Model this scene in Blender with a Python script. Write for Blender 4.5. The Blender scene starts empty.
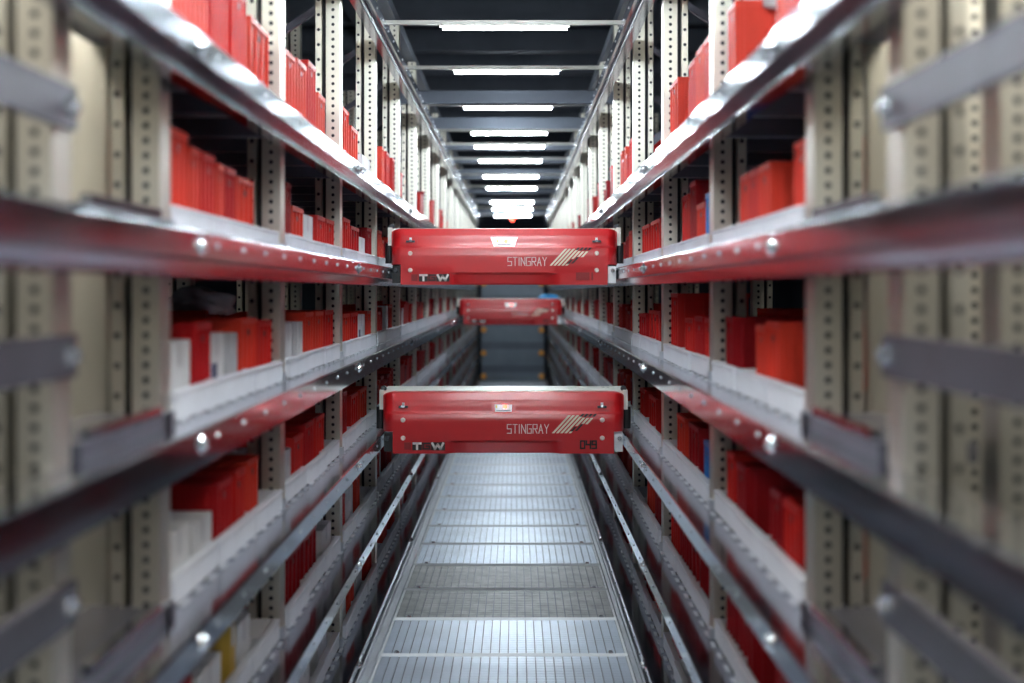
import bpy, bmesh, math, random
from mathutils import Vector
random.seed(7)
S = bpy.context.scene
COL = S.collection

# ------------------------------------------------------------------ camera, world, exposure
F = 1422.0                       # focal length in pixels of a 1024 px wide frame
VX, VY = 516.0, 292.0            # vanishing point of the aisle
CX, CZ = 0.052, 1.31             # camera position in the aisle
cam = bpy.data.cameras.new('camera'); camo = bpy.data.objects.new('camera', cam); COL.objects.link(camo)
camo.location = (CX, 0, CZ); camo.rotation_euler = (math.pi/2, 0, 0)
cam.sensor_width = 36; cam.lens = F/1024*36
cam.shift_x = (512-VX)/1024; cam.shift_y = (VY-341.5)/1024
cam.clip_start = 0.05; cam.clip_end = 200
cam.dof.use_dof = True; cam.dof.focus_distance = 5.95; cam.dof.aperture_fstop = 1.9
S.camera = camo
w = bpy.data.worlds.new('hall_air'); S.world = w; w.use_nodes = True
w.node_tree.nodes['Background'].inputs[0].default_value = (0.10, 0.16, 0.26, 1)
w.node_tree.nodes['Background'].inputs[1].default_value = 0.25
S.view_settings.view_transform = 'Standard'; S.view_settings.look = 'None'
S.view_settings.exposure = 1.1; S.view_settings.gamma = 1.0; S.view_settings.use_curve_mapping = False
LAMP_POWER = 100.0
HALL_FILL_POWER = 11.0
END_FILL_POWER = 460.0

# ------------------------------------------------------------------ materials
def mat(name, col, metal=0.0, rough=0.5, var=0.0, vscale=8.0, bump=0.0, bscale=60.0, emit=None, estr=0.0,
        stretch=(1, 1, 1), spec=0.5, rvar=0.0, trans=0.0, alpha=1.0):
    m = bpy.data.materials.new(name); m.use_nodes = True
    nt = m.node_tree; b = nt.nodes['Principled BSDF']
    b.inputs['Base Color'].default_value = (*col, 1); b.inputs['Metallic'].default_value = metal
    b.inputs['Roughness'].default_value = rough; b.inputs['Specular IOR Level'].default_value = spec
    b.inputs['Transmission Weight'].default_value = trans; b.inputs['Alpha'].default_value = alpha
    if emit:
        b.inputs['Emission Color'].default_value = (*emit, 1); b.inputs['Emission Strength'].default_value = estr
    if var or bump or rvar:
        tc = nt.nodes.new('ShaderNodeTexCoord'); mp = nt.nodes.new('ShaderNodeMapping')
        mp.inputs['Scale'].default_value = stretch
        nt.links.new(tc.outputs['Object'], mp.inputs['Vector'])
        n = nt.nodes.new('ShaderNodeTexNoise'); n.inputs['Scale'].default_value = vscale
        n.inputs['Detail'].default_value = 5; nt.links.new(mp.outputs[0], n.inputs['Vector'])
        if var:
            r = nt.nodes.new('ShaderNodeValToRGB')
            r.color_ramp.elements[0].position = 0.3; r.color_ramp.elements[1].position = 0.7
            r.color_ramp.elements[0].color = (*[max(0, c*(1-var)) for c in col], 1)
            r.color_ramp.elements[1].color = (*[min(1, c*(1+var)) for c in col], 1)
            nt.links.new(n.outputs['Fac'], r.inputs['Fac']); nt.links.new(r.outputs['Color'], b.inputs['Base Color'])
        if rvar:
            mr = nt.nodes.new('ShaderNodeMapRange')
            mr.inputs['To Min'].default_value = max(0.02, rough-rvar); mr.inputs['To Max'].default_value = rough+rvar
            nt.links.new(n.outputs['Fac'], mr.inputs['Value']); nt.links.new(mr.outputs[0], b.inputs['Roughness'])
        if bump:
            n2 = nt.nodes.new('ShaderNodeTexNoise'); n2.inputs['Scale'].default_value = bscale
            nt.links.new(mp.outputs[0], n2.inputs['Vector'])
            bp = nt.nodes.new('ShaderNodeBump'); bp.inputs['Strength'].default_value = bump
            bp.inputs['Distance'].default_value = 0.01
            nt.links.new(n2.outputs['Fac'], bp.inputs['Height']); nt.links.new(bp.outputs[0], b.inputs['Normal'])
    return m
M = {}
M['rail'] = mat('rail_zinc', (0.36, 0.39, 0.46), 1.0, 0.13, 0.12, 6, 0.02, 5, rvar=0.03)
M['deck'] = mat('deck_zinc', (0.60, 0.62, 0.67), 0.55, 0.40, 0.12, 5, 0.03, 30, rvar=0.1)
M['tab'] = mat('tab_zinc', (0.60, 0.63, 0.68), 0.8, 0.35)
M['post'] = mat('post_zinc', (0.75, 0.725, 0.64), 0.88, 0.38, 0.07, 5, 0.03, 40, rvar=0.08, stretch=(1, 1, .3))
M['shade_liner'] = mat('upright_inner_shade', (0.03, 0.032, 0.04), 0.2, 0.7)
M['bar'] = mat('bar_steel', (0.13, 0.13, 0.165), 0.5, 0.45, 0.1, 6)
M['bolt'] = mat('bolt_chrome', (0.9, 0.92, 0.95), 0.9, 0.15)
M['beam'] = mat('beam_steel', (0.14, 0.16, 0.20), 0.4, 0.5, 0.12, 3)
M['lampbar'] = mat('lamp_housing', (0.60, 0.59, 0.54), 0.1, 0.4)
M['tube'] = mat('tube_light', (1, 1, 1), 0, 0.4, emit=(0.84, 0.94, 1.0), estr=LAMP_POWER)
M['end_fill_tube'] = mat('end_fill_light', (1, 1, 1), 0, 0.4, emit=(1.0, 0.95, 0.84), estr=END_FILL_POWER)
M['hall_fill_tube'] = mat('hall_fill_light', (1, 1, 1), 0, 0.4, emit=(1.0, 0.93, 0.80), estr=HALL_FILL_POWER)
M['wall_pale'] = mat('wall_pale_paint', (0.08, 0.085, 0.09), 0, 0.8, 0.05, 1.0)
M['ceil'] = mat('ceiling_paint', (0.03, 0.04, 0.06), 0, 0.8, 0.2, 1.5)
M['wall'] = mat('wall_paint', (0.05, 0.06, 0.08), 0, 0.85, 0.2, 1.0)
M['slab'] = mat('slab_concrete', (0.10, 0.11, 0.12), 0, 0.8, 0.2, 2.0)
M['grate'] = mat('grating_zinc', (0.66, 0.73, 0.83), 0.75, 0.40, 0.12, 4, 0.06, 25, rvar=0.08)
M['grate_dark'] = mat('grating_dark', (0.36, 0.36, 0.36), 0.5, 0.5, 0.3, 14, 0.1, 30)  # darker, rougher finish on a pair of panels
M['grate_base'] = mat('grating_under', (0.16, 0.18, 0.22), 0.6, 0.5)
M['grate_edge'] = mat('grating_edge', (0.86, 0.88, 0.90), 0.25, 0.45)
M['red'] = [mat('bin_red_%d' % i, c, 0, r, 0.10, 9, 0.02, 30, spec=0.22) for i, (c, r) in enumerate(
    [((0.60, 0.024, 0.020), .5), ((0.48, 0.012, 0.016), .5), ((0.68, 0.050, 0.028), .5), ((0.34, 0.008, 0.014), .5)])]
M['slot'] = mat('grip_dark', (0.16, 0.010, 0.010), 0, 0.6)
M['bag_blue'] = mat('bag_blue', (0.06, 0.36, 0.75), 0, 0.4)
M['blue'] = mat('bin_blue', (0.02, 0.22, 0.62), 0, 0.4, 0.06)
M['tray'] = mat('tray_plastic', (0.84, 0.85, 0.90), 0, 0.45, 0.04, 12)
M['carton'] = mat('carton_white', (0.76, 0.77, 0.79), 0, 0.6, 0.05, 10)
M['carton_grey'] = mat('carton_grey', (0.52, 0.53, 0.56), 0, 0.6, 0.06, 10)
M['carton_gold'] = mat('carton_ochre', (0.62, 0.40, 0.06), 0, 0.6, 0.06, 10)
M['tape'] = mat('carton_tape', (0.55, 0.56, 0.60), 0, 0.3)
M['navy'] = mat('label_navy', (0.02, 0.03, 0.12), 0, 0.5)
M['bag'] = mat('clear_bag', (0.85, 0.87, 0.9), 0, 0.12, 0, 5, 0.6, 22, trans=0.35)
M['cover'] = mat('cover_red', (0.54, 0.010, 0.014), 0, 0.36, 0.04, 14, spec=0.45)
cb = M['cover'].node_tree.nodes['Principled BSDF']; cb.inputs['Coat Weight'].default_value = 0.55; cb.inputs['Coat Roughness'].default_value = 0.2
M['cream'] = mat('bar_cream', (0.80, 0.78, 0.71), 0.1, 0.4)
M['black'] = mat('rubber_black', (0.012, 0.012, 0.014), 0, 0.5)
M['dark'] = mat('chassis_dark', (0.06, 0.065, 0.075), 0.5, 0.5)
M['print_white'] = mat('print_white', (0.86, 0.80, 0.76), 0, 0.5)
M['print_cream'] = mat('print_cream', (0.82, 0.72, 0.55), 0, 0.5)
M['print_red'] = mat('print_dark_red', (0.24, 0.008, 0.01), 0, 0.5)
M['print_black'] = mat('print_black', (0.015, 0.010, 0.010), 0, 0.5)
M['screw'] = mat('screw_white', (0.85, 0.80, 0.72), 0.2, 0.3)
M['plate'] = mat('plate_silver', (0.82, 0.82, 0.84), 0.3, 0.35)
M['glow_red'] = mat('lens_red', (0.9, 0.05, 0.03), 0, 0.3, emit=(1, 0.06, 0.03), estr=5)
M['yellow'] = mat('sticker_yellow', (0.8, 0.55, 0.03), 0, 0.5)
M['orange'] = mat('bumper_orange', (0.85, 0.36, 0.06), 0, 0.5)
M['lift'] = mat('lift_grey', (0.20, 0.24, 0.28), 0.3, 0.6, 0.1, 4)
M['green'] = mat('sticker_green', (0.35, 0.75, 0.05), 0, 0.5)

# ------------------------------------------------------------------ mesh builder
class MB:
    def __init__(s): s.v = []; s.f = []
    def add(s, vs, fs):
        o = len(s.v); s.v += [tuple(p) for p in vs]; s.f += [tuple(i+o for i in f) for f in fs]; return s
    def box(s, x0, x1, y0, y1, z0, z1):
        if x0 > x1: x0, x1 = x1, x0
        v = [(x0, y0, z0), (x1, y0, z0), (x1, y1, z0), (x0, y1, z0), (x0, y0, z1), (x1, y0, z1), (x1, y1, z1), (x0, y1, z1)]
        return s.add(v, [(0, 3, 2, 1), (4, 5, 6, 7), (0, 1, 5, 4), (1, 2, 6, 5), (2, 3, 7, 6), (3, 0, 4, 7)])
    def cyl(s, p0, p1, r0, r1=None, n=12):
        r1 = r0 if r1 is None else r1
        a, b = Vector(p0), Vector(p1); d = (b-a).normalized()
        u = d.cross(Vector((0, 0, 1)) if abs(d.z) < .9 else Vector((1, 0, 0))).normalized(); t = d.cross(u)
        v = []
        for c, r in ((a, r0), (b, r1)):
            for k in range(n):
                an = 2*math.pi*k/n; v.append(c+u*(r*math.cos(an))+t*(r*math.sin(an)))
        fs = [(k, (k+1) % n, n+(k+1) % n, n+k) for k in range(n)]
        fs += [tuple(range(n))[::-1], tuple(range(n, 2*n))]
        return s.add(v, fs)
    def bar(s, p0, p1, wd, th, up=(0, 0, 1)):
        a, b = Vector(p0), Vector(p1); d = (b-a).normalized(); u = d.cross(Vector(up)).normalized(); t = u.cross(d)
        v = [c+u*(i*wd/2)+t*(j*th/2) for c in (a, b) for i, j in ((-1, -1), (1, -1), (1, 1), (-1, 1))]
        return s.add(v, [(0, 1, 5, 4), (1, 2, 6, 5), (2, 3, 7, 6), (3, 0, 4, 7), (3, 2, 1, 0), (4, 5, 6, 7)])
    def extrude_y(s, poly, y0, y1):           # poly: (x, z) outline
        n = len(poly); v = [(x, y0, z) for x, z in poly]+[(x, y1, z) for x, z in poly]
        fs = [(k, (k+1) % n, n+(k+1) % n, n+k) for k in range(n)]+[tuple(range(n))[::-1], tuple(range(n, 2*n))]
        return s.add(v, fs)
    def mirror(s):
        s.v = [(-x, y, z) for x, y, z in s.v]; s.f = [f[::-1] for f in s.f]; return s
    def mesh(s, name, m, smooth=False):
        me = bpy.data.meshes.new(name); me.from_pydata(s.v, [], s.f); me.update()
        bm = bmesh.new(); bm.from_mesh(me); bmesh.ops.recalc_face_normals(bm, faces=bm.faces); bm.to_mesh(me); bm.free()
        if m: me.materials.append(m)
        if smooth:
            for p in me.polygons: p.use_smooth = True
        return me
    def build(s, name, m, parent=None, loc=(0, 0, 0), smooth=False):
        return obj(name, s.mesh(name, m, smooth), parent, loc)
def obj(name, me, parent=None, loc=(0, 0, 0), m=None):
    o = bpy.data.objects.new(name, me); COL.objects.link(o); o.parent = parent; o.location = loc
    if m is not None:
        o.material_slots[0].link = 'OBJECT'; o.material_slots[0].material = m
    return o
def tag(o, label, cat, group=None):
    o['label'] = label; o['category'] = cat
    if group: o['group'] = group
    return o
def empty(name, loc=(0, 0, 0)):
    o = bpy.data.objects.new(name, None); COL.objects.link(o); o.location = loc; return o
def struct(o): o['kind'] = 'structure'; return o
def stuff(o): o['kind'] = 'stuff'; return o
ORD = ['first', 'second', 'third', 'fourth', 'fifth', 'sixth', 'seventh', 'eighth', 'ninth', 'tenth', 'eleventh', 'twelfth',
       'thirteenth', 'fourteenth', 'fifteenth', 'sixteenth', 'seventeenth', 'eighteenth']

# ------------------------------------------------------------------ layout numbers
P = 1.305; D0 = 2.555; NP = 17                 # bay pitch, first full bay, uprights
PITCH = 0.3485
LV = {'G': 1.0435+4*PITCH, 'A': 1.0435+2*PITCH, 'B': 1.0435+PITCH, 'C': 1.0435, 'D': 1.0435-PITCH, 'E': 1.0435-2*PITCH, 'F': 1.0435-3*PITCH}
LNAME = {'A': 'top shelf', 'B': 'second shelf', 'C': 'third shelf', 'D': 'fourth shelf', 'E': 'fifth shelf', 'F': 'bottom shelf'}
RX = 0.50; PX = 0.588; TX = 0.592; BX = 0.607; REND = 1.22
YN, YF = -0.4, 24.2                            # rail ends
SIDE = {1: 'right', -1: 'left'}

# ------------------------------------------------------------------ hall shell
struct(MB().box(-5, 5, -9, 27, -0.25, -0.12).build('floor', M['slab']))
struct(MB().box(-5, 5, -9, 27, 4.6, 4.7).build('ceiling', M['ceil']))
struct(MB().box(-5.1, -5, -9, 27, -0.25, 4.7).build('wall_left', M['wall']))
struct(MB().box(5, 5.1, -9, 27, -0.25, 4.7).build('wall_right', M['wall']))
struct(MB().box(-5.1, 5.1, 27, 27.1, -0.25, 4.7).build('wall_far', M['wall']))
struct(MB().box(-5.1, 5.1, -9.1, -9, -0.25, 4.7).build('wall_near', M['wall_pale']))
# unseen lamps added in the hall behind the camera for frontal light
hl = MB().box(-.10, .10, -.75, .75, .0, .07).mesh('hall_fill_housing', M['lampbar'])
ht = MB().box(-.08, .08, -.73, .73, -.012, .0).mesh('hall_fill_diffuser', M['hall_fill_tube'])
for j, (yy, zz) in enumerate(((-3.4, 4.1), (-5.4, 3.6), (-7.6, 3.1))):
    for k, xx in enumerate((-2.4, 0, 2.4)):
        o = obj('hall_fill_lamp', hl, None, (xx, yy, zz)); obj('diffuser', ht, o)
        tag(o, 'unseen fill lamp added over the hall behind the camera, %s row, %s lamp' % (ORD[j], ORD[k]), 'lamp', 'fill lamps added in the hall behind the camera')
        for q in (-.6, .6): MB().cyl((0, q, .07), (0, q, 4.6-zz), .006, .006, 6).build('hanger', M['dark'], o)

# ------------------------------------------------------------------ aisle walkway of grating panels
walk = empty('grating_walkway', (0, 0, -0.03))
tag(walk, 'pale zinc grating walkway running down the middle of the aisle floor', 'walkway')
GX0, GX1, GP = -0.449, 0.462, 0.576
mesh_n = 0.0331
b = MB(); b.box(GX0, GX1, 0.0, GP-0.001, -0.03, 0.0)
base_me = b.mesh('panel_base', M['grate_base'])
b = MB()
nx = int((GX1-GX0-0.016)/mesh_n); ny = 16
sx = (GX1-GX0-0.016)/nx; sy = (GP-0.034)/ny
for i in range(nx):
    for j in range(ny):
        x0 = GX0+0.008+i*sx; y0 = 0.022+j*sy
        b.box(x0+0.0022, x0+sx-0.0022, y0+0.0012, y0+sy-0.0012, 0.0, 0.006)
pad_me = b.mesh('tread_pads', M['grate'])
b = MB()
b.add([(x, y, z) for x in (GX0, GX1) for y, z in ((0, 0), (0, .003), (.010, .012), (.018, .009), (.018, 0))], [(0, 1, 2, 3, 4), (9, 8, 7, 6, 5), (0, 5, 6, 1), (1, 6, 7, 2), (2, 7, 8, 3), (3, 8, 9, 4), (4, 9, 5, 0)])
b.box(GX0, GX0+0.008, 0.018, GP-.004, 0, .007); b.box(GX1-.008, GX1, 0.018, GP-.004, 0, .007)
edge_me = b.mesh('panel_edge', M['grate_edge'])
scr_me = MB().cyl((0, 0, 0), (0, 0, 0.008), 0.011, 0.008, 8).mesh('panel_screw', M['bolt'])
for k in range(-8, 28):
    y = 5.218+GP*k
    if y > 21.0: break
    p = obj('grating_panel', base_me, walk, (0, y, 0))
    p.rotation_euler = (random.uniform(-.0006, .0006), 0, 0)
    obj('tread', pad_me, p, m=M['grate_dark'] if k in (1, 2) else M['grate']); obj('edge_strip', edge_me, p)
    if k > -3 and k < 10:
        obj('screw', scr_me, p, (GX0+0.06, 0.04, 0.005)); obj('screw', scr_me, p, (GX1-0.06, 0.04, 0.005))
b = MB()
for s in (1, -1):
    x = GX1 if s > 0 else -GX0
    c = MB(); c.box(x+.002, x+.010, 1.0, 21.3, -.03, .018); c.box(x+.010, .499, 1.0, 21.3, -.03, -.006); c.box(.486, .494, 1.0, 21.3, -.006, .012)
    if s < 0: c.mirror()
    c.build('edge_channel', M['deck'], walk)

# ------------------------------------------------------------------ upright mesh with real holes
def holed_plate(b, x0, x1, z0, z1, pitch, r, y=0.0, off=0.0):
    xc = (x0+x1)/2; n = int((z1-z0)/pitch); ph = (z1-z0)/n
    for k in range(n):
        za, zb = z0+k*ph, z0+(k+1)*ph; zc = (za+zb)/2
        outer = [(x1, zc), (x1, zb), (xc, zb), (x0, zb), (x0, zc), (x0, za), (xc, za), (x1, za)]
        inner = [(xc+r*math.cos(math.pi*i/4), zc+r*math.sin(math.pi*i/4)) for i in range(8)]
        v = [(x, y, z) for x, z in outer]+[(x, y, z) for x, z in inner]
        b.add(v, [(i, (i+1) % 8, 8+(i+1) % 8, 8+i) for i in range(8)])
def upright_mesh(z0, z1):
    b = MB(); H = 0.078
    holed_plate(b, 0.0, 0.050, z0, z1, 0.0268, 0.0062)
    b.box(0.0, 0.0015, 0.0, H, z0, z1)                    # aisle face
    b.box(0.049, 0.0505, 0.0, 0.03, z0, z1)               # groove side
    b.box(0.0655, 0.067, 0.004, 0.03, z0, z1)
    holed_plate(b, 0.066, 0.090, z0, z1, 0.0536, 0.0062, 0.004)
    b.box(0.0885, 0.090, 0.004, H, z0, z1)
    b.box(0.0, 0.090, H-0.0015, H, z0, z1)
    return b
def upright_shade_liner():  # dark strips painting in the shade behind the holes and groove
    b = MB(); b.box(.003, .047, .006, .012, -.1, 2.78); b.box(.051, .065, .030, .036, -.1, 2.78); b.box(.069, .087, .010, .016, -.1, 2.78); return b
UC = {1: upright_shade_liner().mesh('upright_shade_liner', M['shade_liner']), -1: upright_shade_liner().mirror().mesh('upright_shade_liner', M['shade_liner'])}
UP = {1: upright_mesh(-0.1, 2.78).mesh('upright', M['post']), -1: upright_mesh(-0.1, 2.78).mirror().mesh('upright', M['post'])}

# ------------------------------------------------------------------ racks
rack = {}
for s in (1, -1):
    R = empty('storage_rack', (s*PX, D0, -0.12)); rack[s] = R
    tag(R, 'tall galvanised storage rack forming the %s side of the aisle' % SIDE[s], 'rack')
    base = (-s*PX, -D0, 0.12)                             # children are built in world coordinates
    def put(mb, name, m, smooth=False, parent=None):
        return mb.build(name, m, parent or R, base if parent is None else (0, 0, 0), smooth)
    # uprights
    for i in range(NP):
        y = D0+P*i
        obj('shade_liner', UC[s], obj('upright', UP[s], R, (s*PX-s*PX, y-D0, .12)))
        obj('shade_liner', UC[s], obj('upright', UP[s], R, (s*(1.13-PX), y-D0, .12)))
    obj('shade_liner', UC[s], obj('upright', UP[s], R, (-s*.008, 1.94-D0, .12)))
    obj('shade_liner', UC[s], obj('upright', UP[s], R, (s*(.74-PX), 2.02-D0, .12)))
    obj('shade_liner', UC[s], obj('upright', UP[s], R, (s*(.84-PX), 2.52-D0, .12)))
    obj('shade_liner', UC[s], obj('upright', UP[s], R, (s*(1.00-PX), 2.16-D0, .12)))
    put(MB().box(s*.690, s*.800, 2.575, 2.60, -.1, 2.7), 'end_plate', M['post'])
    # frame braces above the top shelf and within the end frame
    for i in range(9):
        y = D0+P*i+.045
        b = MB(); b.bar((s*.66, y, 1.98), (s*1.14, y, 2.42), .030, .03, (0, 1, 0)); put(b, 'brace', M['bar'])
        b = MB(); b.bar((s*.66, y, 2.74), (s*1.14, y, 2.42), .030, .03, (0, 1, 0)); put(b, 'brace', M['bar'])
    # rails
    for L in 'GABCDEF':
        z = LV[L]
        b = MB()
        b.extrude_y([(RX, z-.024), (RX, z+.022), (RX+.003, z+.026), (RX+.007, z+.026), (RX+.010, z+.022), (RX+.098, z+.022),
                     (RX+.098, z+.019), (RX+.005, z+.019), (RX+.005, z-.020), (RX+.029, z-.020), (RX+.029, z-.0525), (RX+.06, z-.0525),
                     (RX+.06, z-.0555), (RX+.024, z-.0555), (RX+.024, z-.024)], YN, YF)
        if s < 0: b.mirror()
        rl = put(b, 'rail', M['rail'])
        d = 2.5
        k = 0
        while d < 20 and L != 'G':
            b = MB(); b.cyl((s*RX, d, z), (s*(RX-.004), d, z), .019, .018, 14); b.cyl((s*(RX-.004), d, z), (s*(RX-.011), d, z), .012, .009, 10)
            put(b, 'bolt', M['bolt'], parent=rl); d += 2.5
        b = MB(); d = 2.63
        while d < 14:
            if min(abs(d-q) for q in (2.5, 5, 7.5, 10, 12.5)) > .05:
                b.cyl((s*RX, d, z+.002), (s*(RX-.003), d, z+.002), .0055, .004, 8)
            d += .252
        put(b, 'rivet_row', M['tab'], parent=rl)['kind'] = 'stuff'
        if L == 'G':
            b = MB(); d = 0.4
            while d < 16: b.box(s*(RX+.0225), s*(RX+.0245), d, d+.02, z-.050, z-.030); d += .045
            put(b, 'slot_row', M['black'], parent=rl)['kind'] = 'stuff'
            continue
        # shelf deck and cross members
        b = MB(); b.box(s*(RX+.098), s*REND, D0+.05, D0+P*(NP-1), z+.016, z+.0195); put(b, 'shelf_deck', M['deck'])
        for i in range(8):
            for q in (.16, .5, .86):
                y = D0+P*i+P*q
                b = MB(); b.box(s*(RX+.10), s*REND, y-.03, y+.03, z-.03, z+.016); put(b, 'cross_member', M['bar'])
        # bright tabs that stop the trays
        b = MB(); d = D0+.12
        while d < 15:
            b.box(s*(RX+.072), s*(RX+.083), d, d+.055, z+.022, z+.026); d += .1205
        put(b, 'stop_tabs', M['deck'])['kind'] = 'stuff'
        b = MB(); d = D0+.12
        while d < 15:
            b.box(s*(RX+.084), s*(RX+.092), d+.004, d+.050, z+.0215, z+.0224); d += .1205
        put(b, 'slots', M['black'])['kind'] = 'stuff'
        # feet of the end frame
        b = MB(); b.box(s*(PX-.012), s*(PX+.13), 2.05, 2.62, z+.0195, z+.048); put(b, 'post_foot', M['bar'])
        b = MB(); b.bar((s*(PX-.004), 2.10, z+.056), (s*(PX-.004), 2.52, z+.056), .016, .016); put(b, 'foot_rod', M['rail'])
        for i in range(5):
            y = D0+P*i
            b = MB(); b.box(s*(PX-.012), s*(PX+.012), y-.004, y+.03, z+.022, z+.050); put(b, 'post_clip', M['tab'])
    put(MB().box(s*(PX+.002), s*(PX+.034), D0+3*P-.002, D0+3*P-.0005, .722, .736), 'sticker', M['green'])
    # guard bars past the end frame
    for L in 'BCD':
        z = LV[L]+.177
        b = MB(); b.box(s*.571, s*.586, -.3, 2.02, z-.030, z+.030)
        g = put(b, 'guard_bar', M['bar'])
        b = MB(); b.cyl((s*.571, 1.985, z), (s*.563, 1.985, z), .016, .014, 14); b.cyl((s*.563, 1.985, z), (s*.556, 1.985, z), .010, .008, 12)
        put(b, 'bolt', M['bolt'], parent=g)

# ------------------------------------------------------------------ trays
TL, TD, TH = 0.394, 0.52, 0.058
def tray_mesh(s):
    b = MB(); t = .004
    b.box(0.006, TD, .004, TL-.004, 0.004, 0.008)
    b.box(0.004, 0.004+t, .004, TL-.004, .004, TH); b.box(TD-t, TD, .004, TL-.004, .004, TH)
    b.box(.004, TD, .004, .004+t, .004, TH); b.box(.004, TD, TL-.004-t, TL-.004, .004, TH)
    n = 15
    for k in range(n):
        y = .012+k*(TL-.03)/(n-1); b.box(-.009, .005, y, y+.013, .004, TH-.007)
    for k in range(12):
        x = .03+k*.04; b.box(x, x+.006, 0, .005, .006, TH-.006)
    b.box(.03, .09, .03, TL-.03, 0, .004); b.box(TD-.09, TD-.03, .03, TL-.03, 0, .004)
    if s < 0: b.mirror()
    return b
def tray_rim(s):
    b = MB()
    b.box(-.010, .010, -.001, TL+.001, TH-.008, TH); b.box(TD-.01, TD+.002, -.001, TL+.001, TH-.006, TH)
    b.box(.010, TD-.01, -.001, .009, TH-.006, TH); b.box(.010, TD-.01, TL-.009, TL+.001, TH-.006, TH)
    if s < 0: b.mirror()
    return b
TME = {s: tray_mesh(s).mesh('tray', M['tray']) for s in (1, -1)}
RME = {s: tray_rim(s).mesh('tray_rim', M['tray']) for s in (1, -1)}
far_trays = {1: MB(), -1: MB()}
SZ = .0225
for s in (1, -1):
    for i in range(NP-1):
        for L in 'ABCDEF':
            for t in range(3):
                y = D0+P*i+.09+t*.403; z = LV[L]+SZ; jx = random.uniform(-.006, .006)
                if i < 8:
                    o = obj('storage_tray', TME[s], None, (s*(TX+jx), y, z))
                    obj('rim', RME[s], o)
                    tag(o, 'white ribbed tray, %s in %s bay from camera, %s, %s rack' % (ORD[t], ORD[i], LNAME[L], SIDE[s]),
                        'tray', 'white trays on the rack shelves')
                else:
                    c = MB(); x0 = TX
                    c.box(x0, x0+.005, y, y+TL, z, z+TH); c.box(x0, x0+TD, y, y+.005, z, z+TH); c.box(x0, x0+TD, y+TL-.005, y+TL, z, z+TH)
                    c.box(x0, x0+TD, y, y+TL, z, z+.006)
                    if s < 0: c.mirror()
                    far_trays[s].add(c.v, c.f)
for s in (1, -1):
    o = stuff(far_trays[s].build('far_trays', M['tray']))
    tag(o, 'distant white trays beyond the eighth bay of the %s rack' % SIDE[s], 'trays')

# ------------------------------------------------------------------ bins and boxes
cache = {}
def bin_meshes(s, wd, ln, h):
    key = (s, round(wd, 2), round(ln, 2), round(h, 2))
    if key in cache: return cache[key]
    wd, ln, h = key[1], key[2], key[3]; t = .004; tp = .006
    b = MB()
    def ring(e, z): return [(e, e, z), (ln-e, e, z), (ln-e, wd-e, z), (e, wd-e, z)]
    rs = [ring(tp, 0), ring(.002, h), ring(.002+t, h), ring(tp+t, t)]
    v = sum(rs, []); fs = []
    for q in range(3):
        fs += [(q*4+k, q*4+(k+1) % 4, (q+1)*4+(k+1) % 4, (q+1)*4+k) for k in range(4)]
    fs += [(3, 2, 1, 0), (12, 13, 14, 15)]
    b.add(v, fs)
    n = 3 if wd < .12 else 4                    # vertical ribs on the aisle face and the two long sides
    for k in range(n):
        y = .004+k*(wd-.016)/(n-1); b.box(-.004, .007, y, y+.010, .004, h-.012)
    for k in range(4):
        x = .02+k*(ln-.05)/3
        b.box(x, x+.012, -.001, .007, .004, h-.012); b.box(x, x+.012, wd-.007, wd+.001, .004, h-.012)
    r = MB(); e = -.002
    r.box(-.005, .005, e, wd-e, h-.013, h+.001); r.box(ln-.005, ln-e, e, wd-e, h-.013, h+.001)
    r.box(.005, ln-.005, e, .005, h-.013, h+.001); r.box(.005, ln-.005, wd-.005, wd-e, h-.013, h+.001)
    g = MB(); m = wd/2; q = min(.016, wd*.16)
    g.box(-.0025, .006, m-q, m+q, h-.040, h-.026)
    if s < 0: b.mirror(); r.mirror(); g.mirror()
    cache[key] = (b.mesh('bin', M['red'][0]), r.mesh('bin_rim', M['red'][0]), g.mesh('bin_grip', M['slot']))
    return cache[key]
def carton_meshes(s, wd, ln, h):
    key = ('c', s, round(wd, 2), round(ln, 2), round(h, 2))
    if key in cache: return cache[key]
    b = MB(); b.box(0, ln, 0, wd, 0, h-.002)
    b.box(.001, ln-.001, .0005, wd/2-.001, h-.002, h); b.box(.001, ln-.001, wd/2+.001, wd-.0005, h-.002, h)   # top flaps
    t = MB(); t.box(-.0006, .06, wd/2-.012, wd/2+.012, h, h+.0006); t.box(-.0008, 0, wd/2-.012, wd/2+.012, h-.05, h+.0006)
    l = MB(); l.box(-.0012, 0, wd*.12, wd*.12+min(.05, wd*.6), h*.30, h*.55)
    if s < 0: b.mirror(); t.mirror(); l.mirror()
    cache[key] = (b.mesh('carton', M['carton']), t.mesh('carton_tape', M['tape']), l.mesh('carton_label', M['navy']))
    return cache[key]
count = {}
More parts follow.
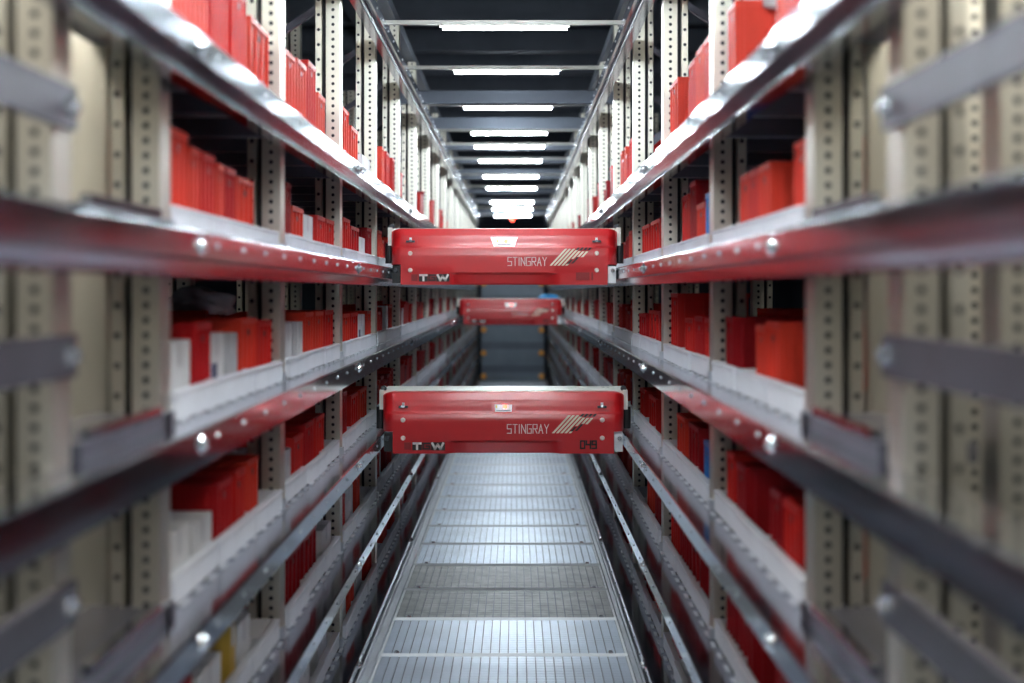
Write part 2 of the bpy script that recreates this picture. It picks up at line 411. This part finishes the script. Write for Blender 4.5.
def put_bin(s, L, i, y, wd, h, kind, row=0, lab=None):
    z = LV[L]+SZ+.0085
    ln = {0: .24, 1: .23}[row]; x = s*(BX+row*.255)
    key = (s, L, i, row, kind in 'wgy'); count[key] = count.get(key, 0)+1; n = ORD[count[key]-1]
    where = '%s bay, %s, %s rack' % (ORD[i], LNAME[L], SIDE[s])
    if kind in 'wgy':
        a, t, l = carton_meshes(s, wd, ln, h)
        nm = {'w': 'white', 'g': 'grey', 'y': 'ochre'}[kind]
        o = obj('cardboard_carton', a, None, (x, y, z), M[{'w': 'carton', 'g': 'carton_grey', 'y': 'carton_gold'}[kind]])
        obj('tape', t, o)
        if lab: obj('label', l, o)
        tag(o, '%s carton, %s carton from camera in %s' % (nm, n, where), 'carton', 'cartons standing in the trays')
        return o
    a, r, g = bin_meshes(s, wd, ln, h)
    m = M['blue'] if kind == 'b' else M['red'][{'r': random.choice((0, 0, 0, 2, 1)), 'd': 3, 'o': 2}[kind]]
    o = obj('storage_bin', a, None, (x, y, z), m)
    obj('rim', r, o, m=m)
    if row == 0 and i < 3: obj('grip_slot', g, o)
    nm = {'b': 'blue', 'd': 'dark red'}.get(kind, 'red')
    if h > .215: nm = 'tall '+nm
    if row: lb = '%s bin behind the front row, %s in %s' % (nm, n, where)
    else: lb = '%s bin, %s front bin from camera in %s' % (nm, n, where)
    tag(o, lb, 'bin', 'plastic bins standing in the trays')
    return o
# contents of the first three bays, measured from the photograph and converted to metres along the rack
SEEN = {
 (1, 'A', 0): [(729, 737, .265, 'o'), (777, 786, .27, 'o'), (787, 799, .27, 'r')],
 (1, 'A', 1): [(671, 679, .27, 'o'), (690, 696, .26, 'r'), (697, 704, .265, 'o'), (705, 711, .27, 'r')],
 (1, 'A', 2): [],
 (1, 'B', 0): [(741, 749, .168, 'o'), (750, 759, .17, 'r'), (760, 772, .175, 'o'), (796, 810, .185, 'o')],
 (1, 'B', 1): [(683, 690, .20, 'r'), (691, 697, .23, 'd'), (698, 706, .15, 'o'), (707, 711, .17, 'b')],
 (1, 'B', 2): [(643, 650, .17, 'r'), (652, 661, .17, 'r')],
 (1, 'C', 0): [(727, 734, .165, 'd'), (757, 767, .16, 'o'), (768, 781, .165, 'o')],
 (1, 'C', 1): [(672, 679, .235, 'r'), (686, 694, .155, 'r'), (696, 704, .16, 'r'), (706, 711, .16, 'r')],
 (1, 'C', 2): [(640, 647, .14, 'r'), (650, 661, .16, 'r')],
 (1, 'D', 0): [(728, 735, .165, 'r'), (738, 747, .16, 'd'), (772, 782, .16, 'd'), (785, 800, .16, 'r')],
 (1, 'D', 1): [(678, 686, .17, 'r'), (690, 700, .17, 'd'), (705, 711, .15, 'b')],
 (1, 'D', 2): [(641, 646, .16, 'r'), (650, 657, .16, 'r')],
 (1, 'E', 0): [(728, 737, .17, 'd'), (740, 754, .17, 'd'), (778, 790, .16, 'd')],
 (1, 'E', 1): [(672, 679, .17, 'r'), (681, 688, .17, 'd'), (690, 702, .17, 'd')],
 (1, 'E', 2): [(648, 654, .17, 'r'), (656, 661, .17, 'd')],
 (1, 'F', 1): [(673, 681, .15, 'd'), (697, 706, .15, 'd')],
 (1, 'F', 2): [(645, 652, .15, 'd'), (655, 660, .15, 'r')],
 (-1, 'A', 0): [(171, 187, .27, 'r'), (190, 206, .27, 'o'), (210, 226, .265, 'r'), (231, 245, .25, 'r'), (249, 268, .22, 'o')],
 (-1, 'A', 1): [(284, 294, .225, 'o'), (296, 305, .24, 'o'), (307, 315, .265, 'r'), (317, 324, .20, 'o')],
 (-1, 'A', 2): [(341, 348, .24, 'o'), (350, 357, .20, 'o'), (362, 370, .13, 'w')],
 (-1, 'B', 0): [(167, 186, .195, 'o'), (189, 199, .185, 'o'), (201, 214, .18, 'r'), (216, 223, .17, 'o'), (225, 234, .165, 'r'), (236, 252, .16, 'o')],
 (-1, 'B', 1): [(285, 290, .20, 'd'), (291, 302, .135, 'o'), (303, 313, .13, 'w'), (316, 324, .14, 'r'), (325, 333, .14, 'r')],
 (-1, 'B', 2): [(342, 349, .17, 'r'), (350, 358, .155, 'r'), (359, 365, .12, 'w'), (366, 371, .17, 'd')],
 (-1, 'C', 0): [(168, 191, .14, 'w'), (193, 209, .17, 'r'), (210, 224, .145, 'wl'), (226, 238, .14, 'g'), (240, 255, .165, 'o'), (257, 270, .16, 'r')],
 (-1, 'C', 1): [(285, 292, .145, 'w'), (293, 297, .145, 'g'), (298, 303, .145, 'w'), (304, 312, .165, 'o'), (314, 322, .165, 'o'), (324, 332, .165, 'r')],
 (-1, 'C', 2): [(342, 349, .15, 'o'), (350, 357, .15, 'r'), (358, 365, .14, 'wl'), (366, 370, .15, 'o')],
 (-1, 'D', 0): [(169, 190, .12, 'w'), (193, 212, .11, 'w'), (216, 230, .16, 'r'), (235, 244, .16, 'r'), (246, 257, .165, 'r')],
 (-1, 'D', 1): [(285, 291, .13, 'w'), (293, 302, .15, 'r'), (304, 312, .165, 'r'), (315, 323, .175, 'r')],
 (-1, 'D', 2): [(342, 346, .2, 'r'), (350, 357, .17, 'r'), (359, 366, .17, 'o')],
 (-1, 'E', 0): [(170, 190, .16, 'd'), (198, 222, .13, 'wl'), (230, 236, .16, 'y'), (238, 250, .14, 'w')],
 (-1, 'E', 1): [(286, 299, .17, 'd'), (302, 315, .175, 'd'), (322, 331, .12, 'w')],
 (-1, 'E', 2): [(342, 344, .16, 'r'), (345, 353, .16, 'w'), (355, 359, .17, 'r')],
 (-1, 'F', 1): [(300, 310, .13, 'w'), (318, 327, .13, 'g')],
 (-1, 'F', 2): [(341, 346, .15, 'w'), (348, 353, .16, 'o'), (356, 362, .15, 'g'), (366, 371, .16, 'r')],
}
def wcam(s): return BX-CX if s > 0 else BX+CX
far_bins = {1: {}, -1: {}}
nred = 0
for s in (1, -1):
    for L in 'ABCDEF':
        for i in range(NP-1):
            ya, yb = D0+P*i+.095, D0+P*(i+1)-.012
            if (s, L, i) in SEEN:
                it = []
                for a, c, h, k in SEEN[(s, L, i)]:
                    d1, d2 = sorted((wcam(s)*F/abs(a-VX), wcam(s)*F/abs(c-VX)))
                    it.append([max(ya, d1), min(yb, d2), h, k])
                it.sort()
            else:
                it = []; y = ya+random.uniform(0, .12)
                while y < yb-.1:
                    wd = random.choice((.09, .1, .12, .14, .17)); h = random.choice((.14, .16, .165, .17, .18))
                    if L == 'A': h = random.choice((.17, .22, .25, .27))
                    k = random.choice('rrrrrrdoow') if s < 0 else random.choice('rrrrrrrddoo')
                    if y+wd > yb: break
                    if random.random() < (.72 if L != 'A' else (.45 if i < 4 else .25)) and not (L == 'F' and i == 0):
                        it.append([y, y+wd, h, k])
                    y += wd+.006
            last = -9
            for y0, y1, h, k in it:
                y0 = max(y0, last+.003); y1 = max(y1, y0+.045); last = y1
                wd = y1-y0
                lab = len(k) > 1; k = k[0]
                if i < 4:
                    wq = round(wd-.004, 2)
                    if wq > wd-.001: wq -= .01
                    put_bin(s, L, i, y0, max(.05, wq), h, k, 0, lab)
                    nred += k in 'rdo'
                else:
                    key = {'w': 'w', 'g': 'w', 'y': 'w', 'd': 'd'}.get(k, 'r')
                    b = far_bins[s].setdefault(key, MB()); c = MB()
                    z = LV[L]+SZ+.009; x = BX; e = .004
                    c.add([(x+e, y0+e, z), (x+.25, y0+e, z), (x+.25, y0+wd-e-.004, z), (x+e, y0+wd-e-.004, z),
                           (x, y0, z+h), (x+.25, y0, z+h), (x+.25, y0+wd-.004, z+h), (x, y0+wd-.004, z+h)],
                          [(0, 3, 2, 1), (4, 5, 6, 7), (0, 1, 5, 4), (1, 2, 6, 5), (2, 3, 7, 6), (3, 0, 4, 7)])
                    if key != 'w': c.box(x-.003, x+.253, y0-.002, y0+wd-.002, z+h-.013, z+h+.001)
                    if s < 0: c.mirror()
                    b.add(c.v, c.f)
            # second row of bins that shows behind the front one in the nearest bays
            if i < 2 and L in 'BCDE' and not (s > 0 and L == 'B'):
                y = ya+.02
                while y < yb-.2:
                    wd = random.choice((.17, .19, .21)); h = .185 if i == 0 else .18
                    if random.random() < .62:
                        put_bin(s, L, i, y, wd, h, 'r', 1); nred += 1
                    y += wd+.012
for s in (1, -1):
    for key, b in far_bins[s].items():
        nm = {'w': 'cartons', 'd': 'dark red bins', 'r': 'red bins'}[key]
        o = stuff(b.build('far_%s' % nm.replace(' ', '_'), {'w': M['carton'], 'd': M['red'][3], 'r': M['red'][0]}[key]))
        tag(o, 'distant %s beyond the fourth bay of the %s rack' % (nm, SIDE[s]), nm.split()[-1])
print('red bins', nred)

# ------------------------------------------------------------------ clear plastic bags in a few bins
def bag(s, L, y, x, z, r, label, hh=.6, m='bag'):
    bm = bmesh.new(); bmesh.ops.create_icosphere(bm, subdivisions=3, radius=1)
    rnd = random.Random(int(y*1000)+ord(L))
    ph = [rnd.uniform(0, 6) for _ in range(6)]
    for v in bm.verts:
        c = v.co
        k = 1+.16*math.sin(5*c.x+ph[0]+3*c.z)+.14*math.sin(6*c.y+ph[1]-2*c.x)+.10*math.sin(9*c.z+ph[2]+4*c.y)
        v.co = Vector((c.x*r[0]*k, c.y*r[1]*k, max(c.z, -.35)*r[2]*k))
    for f in bm.faces: f.smooth = True
    me = bpy.data.meshes.new('plastic_bag'); bm.to_mesh(me); bm.free(); me.materials.append(M[m])
    o = obj('plastic_bag', me, None, (s*x, y, z))
    return tag(o, label, 'bag', 'plastic bags bulging out of bins')
def bag_at(s, L, px, dx, h, r, label, m='bag'):
    d = wcam(s)*F/abs(px-VX)
    return bag(s, L, d, BX+dx, LV[L]+SZ+h, r, label, m=m)
bag_at(1, 'A', 734, .12, .29, (.09, .09, .10), 'clear plastic bag bulging above the tall red bin, top shelf, right rack')
bag_at(1, 'A', 694, .10, .26, (.05, .06, .07), 'crumpled clear bag above red bins in second bay, top shelf, right rack')
bag_at(-1, 'C', 300, .30, .20, (.10, .16, .06), 'flat clear bag lying over red bins, third shelf of the left rack')
bag_at(-1, 'D', 298, .14, .17, (.06, .06, .07), 'shiny clear bag in red bin, fourth shelf of the left rack')
bag_at(1, 'C', 745, .42, .16, (.08, .14, .09), 'grey plastic bag behind dark red bin, third shelf of the right rack')

# ------------------------------------------------------------------ shuttles
GLY = {'S': [[(1, 1), (0, 1), (0, .5), (1, .5), (1, 0), (0, 0)]], 'T': [[(0, 1), (1, 1)], [(.5, 1), (.5, 0)]], 'I': [[(.5, 0), (.5, 1)]],
       'N': [[(0, 0), (0, 1), (1, 0), (1, 1)]], 'G': [[(1, 1), (0, 1), (0, 0), (1, 0), (1, .5), (.5, .5)]],
       'R': [[(0, 0), (0, 1), (1, 1), (1, .5), (0, .5)], [(.45, .5), (1, 0)]], 'A': [[(0, 0), (.5, 1), (1, 0)], [(.2, .35), (.8, .35)]],
       'Y': [[(0, 1), (.5, .5), (1, 1)], [(.5, .5), (.5, 0)]], 'W': [[(0, 1), (.25, 0), (.5, .8), (.75, 0), (1, 1)]],
       '0': [[(0, 0), (0, 1), (1, 1), (1, 0), (0, 0)]], '4': [[(0, 1), (0, .5), (1, .5)], [(1, 1), (1, 0)]],
       '9': [[(1, .5), (0, .5), (0, 1), (1, 1), (1, 0), (0, 0)]]}
def letters(b, text, x0, x1, z0, z1, y, wd, gap=.3, narrow='I', lean=0.0):
    ws = [.25 if c in narrow else 1 for c in text]
    unit = (x1-x0)/(sum(ws)+gap*(len(text)-1)); x = x0
    for c, q in zip(text, ws):
        for st in GLY[c]:
            pts = [(x+(px if q == 1 else .5)*unit*q+lean*(pz-.5)*(z1-z0), z0+pz*(z1-z0)) for px, pz in st]
            for (ax, az), (bx, bz) in zip(pts, pts[1:]):
                dx, dz = bx-ax, bz-az; l = math.hypot(dx, dz); e = wd/2
                ux, uz = dx/l*e, dz/l*e
                b.add([(ax-ux-uz, y, az-uz+ux), (ax-ux+uz, y, az-uz-ux), (bx+ux+uz, y, bz+uz-ux), (bx+ux-uz, y, bz+uz+ux)]+
                      [(ax-ux-uz, y+.0012, az-uz+ux), (ax-ux+uz, y+.0012, az-uz-ux), (bx+ux+uz, y+.0012, bz+uz-ux), (bx+ux-uz, y+.0012, bz+uz+ux)],
                      [(0, 1, 2, 3), (7, 6, 5, 4), (0, 4, 5, 1), (1, 5, 6, 2), (2, 6, 7, 3), (3, 7, 4, 0)])
        x += unit*(q+gap)
    return b
def smoothstep(a, b_, x):
    t = min(1, max(0, (x-a)/(b_-a))); return t*t*(3-2*t)
def shuttle(y, L, label, number):
    T = empty('shuttle_vehicle', (0.0, y, LV[L])); tag(T, label, 'shuttle', 'red shuttles on the rails')
    # cover: lofted front shell
    xs = [-.500, -.496, -.488, -.476, -.462, -.455, -.42, -.40, -.30, -.255, -.235, -.215, -.195, -.10, 0, .10, .195, .215, .235, .255, .30, .40, .42, .455, .462, .476, .488, .496, .500]
    prof = [(.10, .200), (.060, .1995), (.055, .197), (.036, .170), (.032, .165), (.0305, .160), (.0165, .125), (.011, .119), (.003, .114), (.000, .108), (-.001, .075), (-.001, .040)]
    def corner(x):
        a = abs(x); t = max(0, (a-.455)/.045); return .062*(1-math.sqrt(max(0, 1-min(1, t)**2)))
    b = MB(); v = []; n = len(prof)
    for x in xs:
        c = corner(x); t = max(0, (abs(x)-.455)/.045)
        for yy, zz in prof: v.append((x, yy+c*(1.0 if zz < .19 else .5), zz-.012*t*t*(zz > .15)))
    fs = [(i*n+k, (i+1)*n+k, (i+1)*n+k+1, i*n+k+1) for i in range(len(xs)-1) for k in range(n-1)]
    b.add(v, fs)
    x2 = [x for x in xs if abs(x) <= .4551]; v = []; rows = 6
    for x in x2:
        a = abs(x)
        zc = .030 if a > .42 else .004+.024*smoothstep(.235, .41, a)
        rec = .016*(1-smoothstep(.195, .235, a))+(.0012 if a < .405 else 0); bo = 1-smoothstep(.195, .245, a)
        v += [(x, -.001, .040), (x, -.001, zc), (x, -.001+rec*.7, zc-.006), (x, -.001+rec, zc-.010), (x, -.001+rec+.007*bo, -.044), (x, -.001+rec+.013*bo, -.050)]
    b.add(v, [(i*rows+k, (i+1)*rows+k, (i+1)*rows+k+1, i*rows+k+1) for i in range(len(x2)-1) for k in range(rows-1)])
    for sx in (-1, 1):                          # shell returns at the ends and at the rail notches
        b.box(sx*.494, sx*.500, .062, .12, .040, .186); b.box(sx*.449, sx*.455, .0, .06, -.05, .040)
        b.box(sx*.455, sx*.498, .062, .12, .038, .042)
    me = b.mesh('cover', M['cover']); bm = bmesh.new(); bm.from_mesh(me); bmesh.ops.remove_doubles(bm, verts=bm.verts, dist=1e-5); bm.to_mesh(me); bm.free()
    for p in me.polygons: p.use_smooth = True
    cover = obj('front_cover', me, T)
    md = cover.modifiers.new('edge', 'EDGE_SPLIT'); md.split_angle = math.radians(28)
    # emblem plate in the middle of the cover
    def band(x, z, dy=0.0):                     # y of the upper slanted band at height z
        return .0305+(z-.160)/(.125-.160)*(.0165-.0305)+dy
    b = MB(); zt, zb_ = .160, .118
    b.add([(-.060, band(0, zt)-.004, zt), (.060, band(0, zt)-.004, zt), (.046, band(0, zb_)-.004, zb_), (-.046, band(0, zb_)-.004, zb_),
           (-.060, band(0, zt)+.02, zt), (.060, band(0, zt)+.02, zt), (.046, band(0, zb_)+.02, zb_), (-.046, band(0, zb_)+.02, zb_)],
          [(0, 1, 2, 3), (4, 5, 1, 0), (3, 2, 6, 7), (0, 3, 7, 4), (1, 5, 6, 2)])
    em = b.build('emblem_plate', M['cover'] if number else M['plate'], T)  # silver where unnumbered: glare on a red plate put into the colour
    b = MB()
    b.add([(-.036, band(0, .150)-.006, .150), (.036, band(0, .150)-.006, .150), (.034, band(0, .122)-.006, .122), (-.034, band(0, .122)-.006, .122),
           (-.036, band(0, .150), .150), (.036, band(0, .150), .150), (.034, band(0, .122), .122), (-.034, band(0, .122), .122)],
          [(0, 1, 2, 3), (4, 5, 1, 0), (3, 2, 6, 7), (0, 3, 7, 4), (1, 5, 6, 2)])
    b.build('plate', M['plate'], em)
    yl = band(0, .141)-.010
    MB().cyl((0.008, yl+.006, .141), (.008, yl, .141), .010, .008, 12).build('lens', M['glow_red'], em)
    MB().box(-.032, -.026, yl-.001+.003, yl+.005, .136, .148).build('sticker', M['yellow'], em)
    MB().box(-.03, .03, band(0, .127)-.0075, band(0, .127), .1255, .1285).build('plate_print', M['print_black'], em)
    # latches with crossed pins, screws
    for sx in (-.413, .407):
        yb = band(0, .143)
        b = MB()
        b.add([(sx-.03, band(0, .160)-.003, .160), (sx+.03, band(0, .160)-.003, .160), (sx+.03, band(0, .122)-.003, .122), (sx-.03, band(0, .122)-.003, .122),
               (sx-.03, band(0, .160)+.01, .160), (sx+.03, band(0, .160)+.01, .160), (sx+.03, band(0, .122)+.01, .122), (sx-.03, band(0, .122)+.01, .122)],
              [(0, 1, 2, 3), (4, 5, 1, 0), (3, 2, 6, 7), (0, 3, 7, 4), (1, 5, 6, 2)])
        lt = b.build('latch', M['cover'], T)
        MB().box(sx-.019, sx+.019, yb-.012, yb, .1365, .1455).build('latch_bar', M['dark'], lt)
        MB().cyl((sx, yb-.004, .141), (sx, yb-.016, .144), .0075, .006, 10).build('latch_pin', M['bolt'], lt)
        MB().box(sx-.005, sx+.005, yb-.009, yb+.004, .146, .158).build('latch_tip', M['plate'], lt)
        for z in (.088, .014):
            MB().cyl((sx, 0, z), (sx, -.006, z), .0105, .008, 14).build('screw', M['screw'], T)
    # printing on the cover
    fy = -.0024
    letters(MB(), 'STINGRAY', .016, .186, .034, .070, fy, .0030, .42).build('lettering', M['print_white'], T)
    for k in range(7):                          # slanted stripes, the last ones broken up by black
        xb = .199+k*.0172; zt = .108; le = .068
        def sl(q, t0, t1):
            mb = MB()
            z0, z1 = .034+t0*(zt-.034), .034+t1*(zt-.034); xa, xc = xb+le*t0, xb+le*t1
            mb.add([(xa, fy, z0), (xa+.0105, fy, z0), (xc+.0105, fy, z1), (xc, fy, z1), (xa, fy+.0012, z0), (xa+.0105, fy+.0012, z0), (xc+.0105, fy+.0012, z1), (xc, fy+.0012, z1)],
                   [(0, 1, 2, 3), (7, 6, 5, 4), (0, 4, 5, 1), (1, 5, 6, 2), (2, 6, 7, 3), (3, 7, 4, 0)])
            mb.build(*(('stripe', M['print_cream']) if q == 'b' else ('dark_stripe', M['print_black'])), T)
        if k < 3: sl('b', 0, 1)
        elif k == 3: sl('b', 0, .92); sl('k', .92, 1.08)
        elif k == 4: sl('b', 0, .10); sl('k', .10, .35); sl('b', .40, .86); sl('k', .90, 1.08)
        elif k == 5: sl('k', .12, .50); sl('b', .52, .84); sl('k', .92, 1.08)
        else: sl('b', .50, .84); sl('k', .92, 1.08)
    MB().box(-.408, -.380, fy+.0004, fy+.0016, -.034, -.004).build('logo_block', M['print_red'], T)
    MB().box(-.375, -.336, fy+.0004, fy+.0016, -.036, -.003).build('logo_block', M['print_black'], T)
    MB().box(-.298, -.240, fy+.0004, fy+.0016, -.036, -.003).build('logo_block', M['print_black'], T)
    MB().box(-.336, -.298, fy+.0004, fy+.0016, -.036, -.003).build('logo_block', M['print_red'], T)
    letters(MB(), 'T', -.369, -.341, -.030, -.008, fy-.0004, .009).build('lettering', M['print_white'], T)
    letters(MB(), 'G', -.330, -.304, -.030, -.008, fy-.0004, .006).build('lettering', M['print_black'], T)
    letters(MB(), 'W', -.292, -.248, -.030, -.008, fy-.0004, .009).build('lettering', M['print_white'], T)
    if number == '049':
        letters(MB(), '049', .318, .382, -.028, .002, fy, .0065, .45, '').build('lettering', M['print_black'], T)
    else:
        MB().box(.315, .375, fy+.0004, fy+.0016, -.030, .004).build('number_plate', M['print_red'], T)
        MB().box(.383, .391, fy+.0004, fy+.0016, -.030, .004).build('number_plate', M['print_red'], T)
    # frame behind the cover
    MB().box(-.508, .514, .11, .38, .188, .203).build('top_bar', M['cream'], T)
    for sx in (.43, .45): MB().cyl((sx, .30, .203), (sx, .30, .2035), .006, .006, 8).build('bar_hole', M['black'], T)
    for sx in (-1, 1):
        sp = MB().box(sx*.500, sx*.518, .08, .17, .125, .205).build('end_plate', M['cream'], T)
        MB().cyl((sx*.503, .11, .21), (sx*.503, .13, .21), .012, .012, 10).build('knob', M['dark'], sp)
        MB().box(sx*.440, sx*.470, .16, 1.06, .030, .150).build('side_frame', M['plate'], T)
        for yy in (.20, .95):
            wh = MB().cyl((sx*.472, yy, .0735), (sx*.505, yy, .0735), .046, .046, 20).build('wheel', M['black'], T)
            MB().cyl((sx*.505, yy, .0735), (sx*.509, yy, .0735), .02, .016, 12).build('hub', M['bolt'], wh)
        gr = MB().cyl((sx*.515, .10, .045), (sx*.515, .10, .135), .017, .017, 16).build('guide_roller', M['black'], T)
        br = MB().box(sx*.457, sx*.492, .010, .06, -.043, .032).build('bracket', M['plate'] if sx > 0 else M['black'], T)
        MB().cyl((sx*.478, .010, .012), (sx*.478, -.004, .012), .012, .009, 12).build('bracket_bolt', M['bolt'] if sx > 0 else M['dark'], br)
    MB().box(-.44, .44, .12, 1.06, .060, .100).build('load_deck', M['dark'], T)
    MB().box(-.44, .44, 1.02, 1.08, -.03, .15).build('rear_bar', M['dark'], T)
    for bx in (-.25, .25): MB().box(bx-.05, bx+.05, .14, 1.04, .100, .108).build('belt', M['black'], T)
    MB().box(-.42, .42, .04, .10, -.045, -.03).build('lower_bar', M['dark'], T)
    return T
shuttle(5.852, 'D', 'nearest red shuttle with black number 049, between the fourth shelves', '049')
shuttle(6.25, 'B', 'highest red shuttle, spanning the aisle between the second shelves', '')
shuttle(13.8, 'C', 'small distant red shuttle between the third shelves below the highest one', '')

# blue bag on the distant shuttle
o = bag(1, 'C', 14.3, .375, LV['C']+.140, (.13, .12, .10), 'blue plastic bag peeking over the distant red shuttle', m='bag_blue'); o['group'] = ''
del o['group']

# ------------------------------------------------------------------ lamps across the aisle
lamp_d = [0.5, 0.95, 1.4, 1.95, 2.6, 3.95, 5.22, 5.78, 6.55, 7.86, 9.4, 10.9, 11.9, 13.2, 15.0, 16.7, 19.3, 20.9, 22.7]  # nearest tubes lie out of view, added to light the near aisle
LZ = 2.535
hb = MB().box(-.588, .588, -.014, .014, .006, .024).mesh('lamp_rail', M['lampbar'])
hs = MB().box(-.30, .30, -.016, .016, -.002, .006).mesh('lamp_housing', M['lampbar'])
tb = MB().cyl((-.285, 0, -.0105), (.285, 0, -.0105), .008, .008, 10).mesh('lamp_tube', M['tube'])
for k, d in enumerate(lamp_d):
    o = obj('tube_lamp', hb, None, (0, d, LZ))
    if k < 8: lb = 'added tube lamp across the aisle above the camera, out of view, %s one' % ORD[k]
    else: lb = 'white tube lamp across the aisle, %s lamp counted from the top' % ORD[k-8]
    tag(o, lb, 'lamp', 'tube lamps across the aisle')
    obj('housing', hs, o); obj('tube', tb, o)
for s in (1, -1):  # unseen tubes added over the rack ends to brighten the near posts
    o = obj('tube_lamp', hs, None, (s*.95, 1.55, 2.53)); obj('tube', tb, o, m=M['end_fill_tube'])
    tag(o, 'added fill lamp above the end frame of the %s rack, out of view' % SIDE[s], 'lamp', 'added fill lamps at the rack ends')
    MB().box(-.01, .01, -.01, .01, 0.006, 1.8).build('hanger', M['dark'], o)

# ------------------------------------------------------------------ roof steel over the aisle
n = 1
for d, z, th, dep in ((9.0, 2.545, .08, .06), (11.4, 2.66, .10, .10), (12.6, 2.60, .06, .08), (14.1, 2.62, .06, .10), (15.8, 2.62, .11, .10), (18.2, 2.60, .06, .1), (20.2, 2.60, .08, .1), (23.2, 2.60, .08, .1)):
    struct(MB().box(-.70, .70, d, d+dep, z-th/2, z+th/2).build('trim_%d' % n, M['beam'])); n += 1
for s in (1, -1):
    struct(MB().box(s*.60, s*.68, 0.2, 24.0, 2.785, 2.845).build('trim_%d' % n, M['beam'])); n += 1
for k in range(14):
    d = 1.0+k*1.85
    struct(MB().box(-4.95, 4.95, d, d+.16, 4.30, 4.58).build('trim_%d' % n, M['beam'])); n += 1
for x in (-3.2, -1.6, 1.6, 3.2):
    struct(MB().box(x-.08, x+.08, -2.9, 26.9, 4.16, 4.30).build('trim_%d' % n, M['beam'])); n += 1

# ------------------------------------------------------------------ lift at the end of the aisle
T = empty('shuttle_lift', (0, 21.4, -.12)); tag(T, 'dark shuttle lift closing the far end of the aisle, with orange bumpers', 'lift')
for k, L in enumerate('ABCDEF'):
    z = LV[L]+.12
    p = MB().box(-.47, .47, .0, .05, z-.14, z+.10).build('lift_panel', M['lift'], T)
    for sx in (-1, 1): MB().cyl((sx*.435, 0, z+.045), (sx*.435, -.05, z+.045), .045, .04, 14).build('bumper', M['orange'], p)
    MB().box(-.47, .47, .03, .06, z+.10, z+.21).build('lift_beam', M['beam'], T)
o = MB().cyl((0, 20.22, 2.35), (0, 20.17, 2.35), .035, .03, 14).build('signal_lamp', M['glow_red'])
tag(o, 'small red signal lamp glowing below the farthest tube lamps', 'lamp')
MB().bar((0, 20.235, 2.32), (0, 20.235, 2.56), .03, .03, (0, 1, 0)).build('bracket', M['dark'], o)
